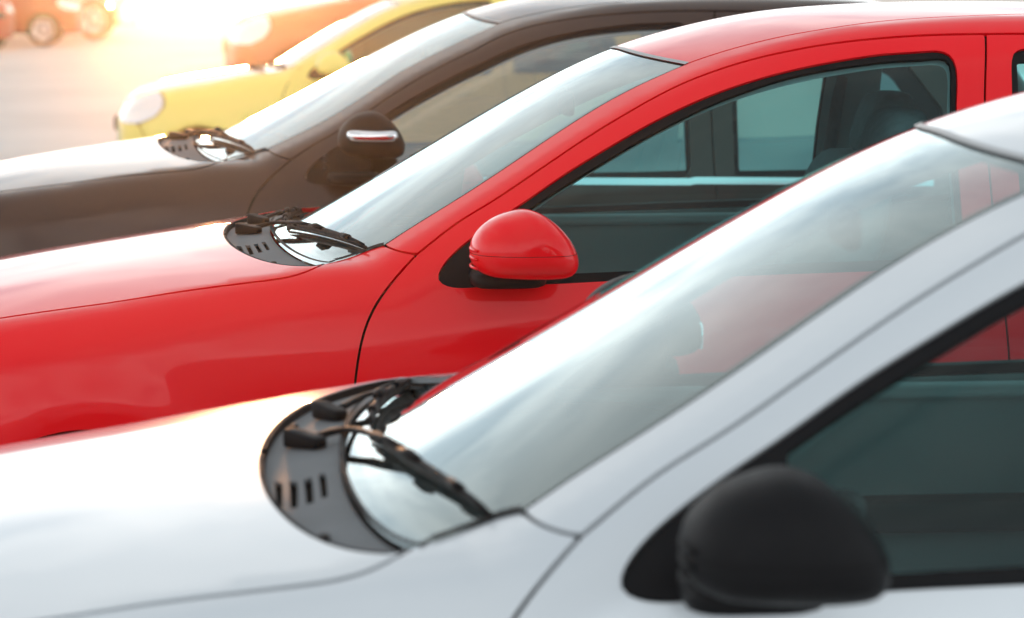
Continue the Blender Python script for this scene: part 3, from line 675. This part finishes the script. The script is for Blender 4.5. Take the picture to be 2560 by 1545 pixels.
# ------------------------------------------------------------------ ground
g = 400.
gm = bpy.data.materials.new('car_park_concrete'); t, b = nodes_of(gm)
tc = t.nodes.new('ShaderNodeTexCoord')
n1 = t.nodes.new('ShaderNodeTexNoise'); n1.inputs['Scale'].default_value = .35; n1.inputs['Detail'].default_value = 9; n1.inputs['Roughness'].default_value = .62
n2 = t.nodes.new('ShaderNodeTexNoise'); n2.inputs['Scale'].default_value = 60; n2.inputs['Detail'].default_value = 4
for n in (n1, n2): t.links.new(tc.outputs['Object'], n.inputs['Vector'])
cr = t.nodes.new('ShaderNodeValToRGB'); cr.color_ramp.elements[0].position = .3; cr.color_ramp.elements[1].position = .7
cr.color_ramp.elements[0].color = (.62, .61, .59, 1); cr.color_ramp.elements[1].color = (.76, .75, .73, 1)
t.links.new(n1.outputs['Fac'], cr.inputs[0])
mxn = t.nodes.new('ShaderNodeMix'); mxn.data_type = 'RGBA'; mxn.blend_type = 'MULTIPLY'; mxn.inputs['Factor'].default_value = .2
t.links.new(cr.outputs[0], mxn.inputs['A']); t.links.new(n2.outputs['Color'], mxn.inputs['B']); t.links.new(mxn.outputs['Result'], b.inputs['Base Color'])
b.inputs['Roughness'].default_value = .85
bp = t.nodes.new('ShaderNodeBump'); bp.inputs['Strength'].default_value = .3; bp.inputs['Distance'].default_value = .01; t.links.new(n2.outputs['Fac'], bp.inputs['Height']); t.links.new(bp.outputs[0], b.inputs['Normal'])
ground = link('ground', mesh('ground', [(-g, -g, 0), (g, -g, 0), (g, g, 0), (-g, g, 0)], [(0, 1, 2, 3)], False), gm); tag(ground, kind='structure')

# ------------------------------------------------------------------ cars
body = Body(**HATCH)
kit = Kit(body, .022, True)
RED = paint('red_paint', (.88, .002, .010)); WHITE = paint('silver_white_paint', (.63, .67, .71), metal=.3, rough=.3)
build_car(kit, 'white_car', 'silver white hatchback nearest the camera, with black wing mirror and grey cowl', POSE_W, WHITE, M['trim'], group=None)
build_car(kit, 'red_car', 'glossy red hatchback in the middle of the row, with red wing mirror', POSE_R, RED)

# the dark car behind the red one: another make, same class, so the kit is bent to its own lines
C_DARK = [[0.0, 0.715, 0.99], [0.065, 0.62, 1.0], [-0.66, 0.49, 1.404], [0.42, 0.1, 0.962], [-1.36, 0.56, 1.47], [-0.12, 0.664, 1.067], [-0.238, 0.639, 1.137], [-0.441, 0.591, 1.262], [-0.583, 0.564, 1.337], [-0.822, 0.548, 1.42], [-1.062, 0.547, 1.459], [-0.346, 0.509, 1.245], [-0.54, 0.472, 1.35]]
D_DARK = [[0.007, 0, 0.01], [0.029, 0, 0.038], [-0.035, 0, 0.045], [0.054, 0, 0.062], [-0.022, 0, -0.001], [0, 0, 0.002], [0, 0, 0.014], [0, 0, 0.012], [0, 0, -0.003], [0, 0, 0.01], [0, 0, 0.002], [0, 0, 0.035], [0, 0, 0.018]]
DARK = paint('flare_browned_paint', (.047, .029, .024), metal=.2, rough=.3)  # charcoal car; the flare's brown cast is put into its paint colour
build_car(kit, 'charcoal_car', 'charcoal car with flare brown put into its paint, between the red hatchback and the yellow car, with chrome window strip', (-.7476, 8.882, 0, .0706, 0), DARK, warp=rbf(C_DARK, D_DARK), belt_chrome=True, side_glass=M['bronze'], mirror_grow=1.0, mirror_mat=M['trim'], mirror_shift=(-.025, .062))

kit2 = Kit(body, .045, False)
scaled = lambda k, kz=None: (lambda p: p*[k, k, kz or k])
YEL = paint('yellow_paint', (.84, .72, .20)); PEACH = paint('flare_orange_paint', (.46, .13, .06), metal=.1); RED2 = paint('faded_red_paint', (.45, .05, .03)); WHITE2 = paint('white_paint', (.75, .75, .73))  # PEACH has the flare's orange put into the paint; own colour unknown
build_car(kit2, 'yellow_car', 'bright yellow car with large headlamp beyond the charcoal car', (-1.363, 16.74, 0, .06, 0), YEL, warp=lambda p: np.stack([np.where(p[:, 0] > 0, p[:, 0]*.86, p[:, 0]*.95), p[:, 1]*.95, p[:, 2]*.95], 1))
build_car(kit2, 'flare_tinted_car', 'car with flare orange put into its paint, further back behind the yellow car roof', (-1.30, 24.8, 0, .12, 0), PEACH, warp=scaled(1.05, 1.28), wheels=True)
build_car(kit2, 'distant_red_car', 'distant red car with pale wheel at the far side of the car park', (-9.1, 46.2, 0, math.pi+.1, 0), RED2)
build_car(kit2, 'distant_red_car', 'distant red car cut off by the left edge of the picture', (-9.85, 43.6, 0, math.pi-.5, 0), RED2)
build_car(kit2, 'distant_white_car', 'distant tall white car to the right of the far red car', (-10.1, 49.5, 0, .1, 0), WHITE2, warp=scaled(1.15, 1.3))

# ------------------------------------------------------------------ haze volume added so the low sun gives a lens-flare glow
hz = link('haze', mesh('haze', *boxm(-g-5, g+5, -g-5, g+5, -1, 3.2), False), None); tag(hz, 'thin haze added over the car park to give a lens-flare glow', None, None, 'stuff')
hm = bpy.data.materials.new('flare_glow_air'); hm.use_nodes = True; t = hm.node_tree; t.nodes.clear()
o_ = t.nodes.new('ShaderNodeOutputMaterial'); pv = t.nodes.new('ShaderNodeVolumePrincipled'); pv.inputs['Color'].default_value = (1., .93, .86, 1)
pv.inputs['Density'].default_value = .0010; pv.inputs['Anisotropy'].default_value = .95; t.links.new(pv.outputs[0], o_.inputs['Volume'])
hz.data.materials.append(hm)
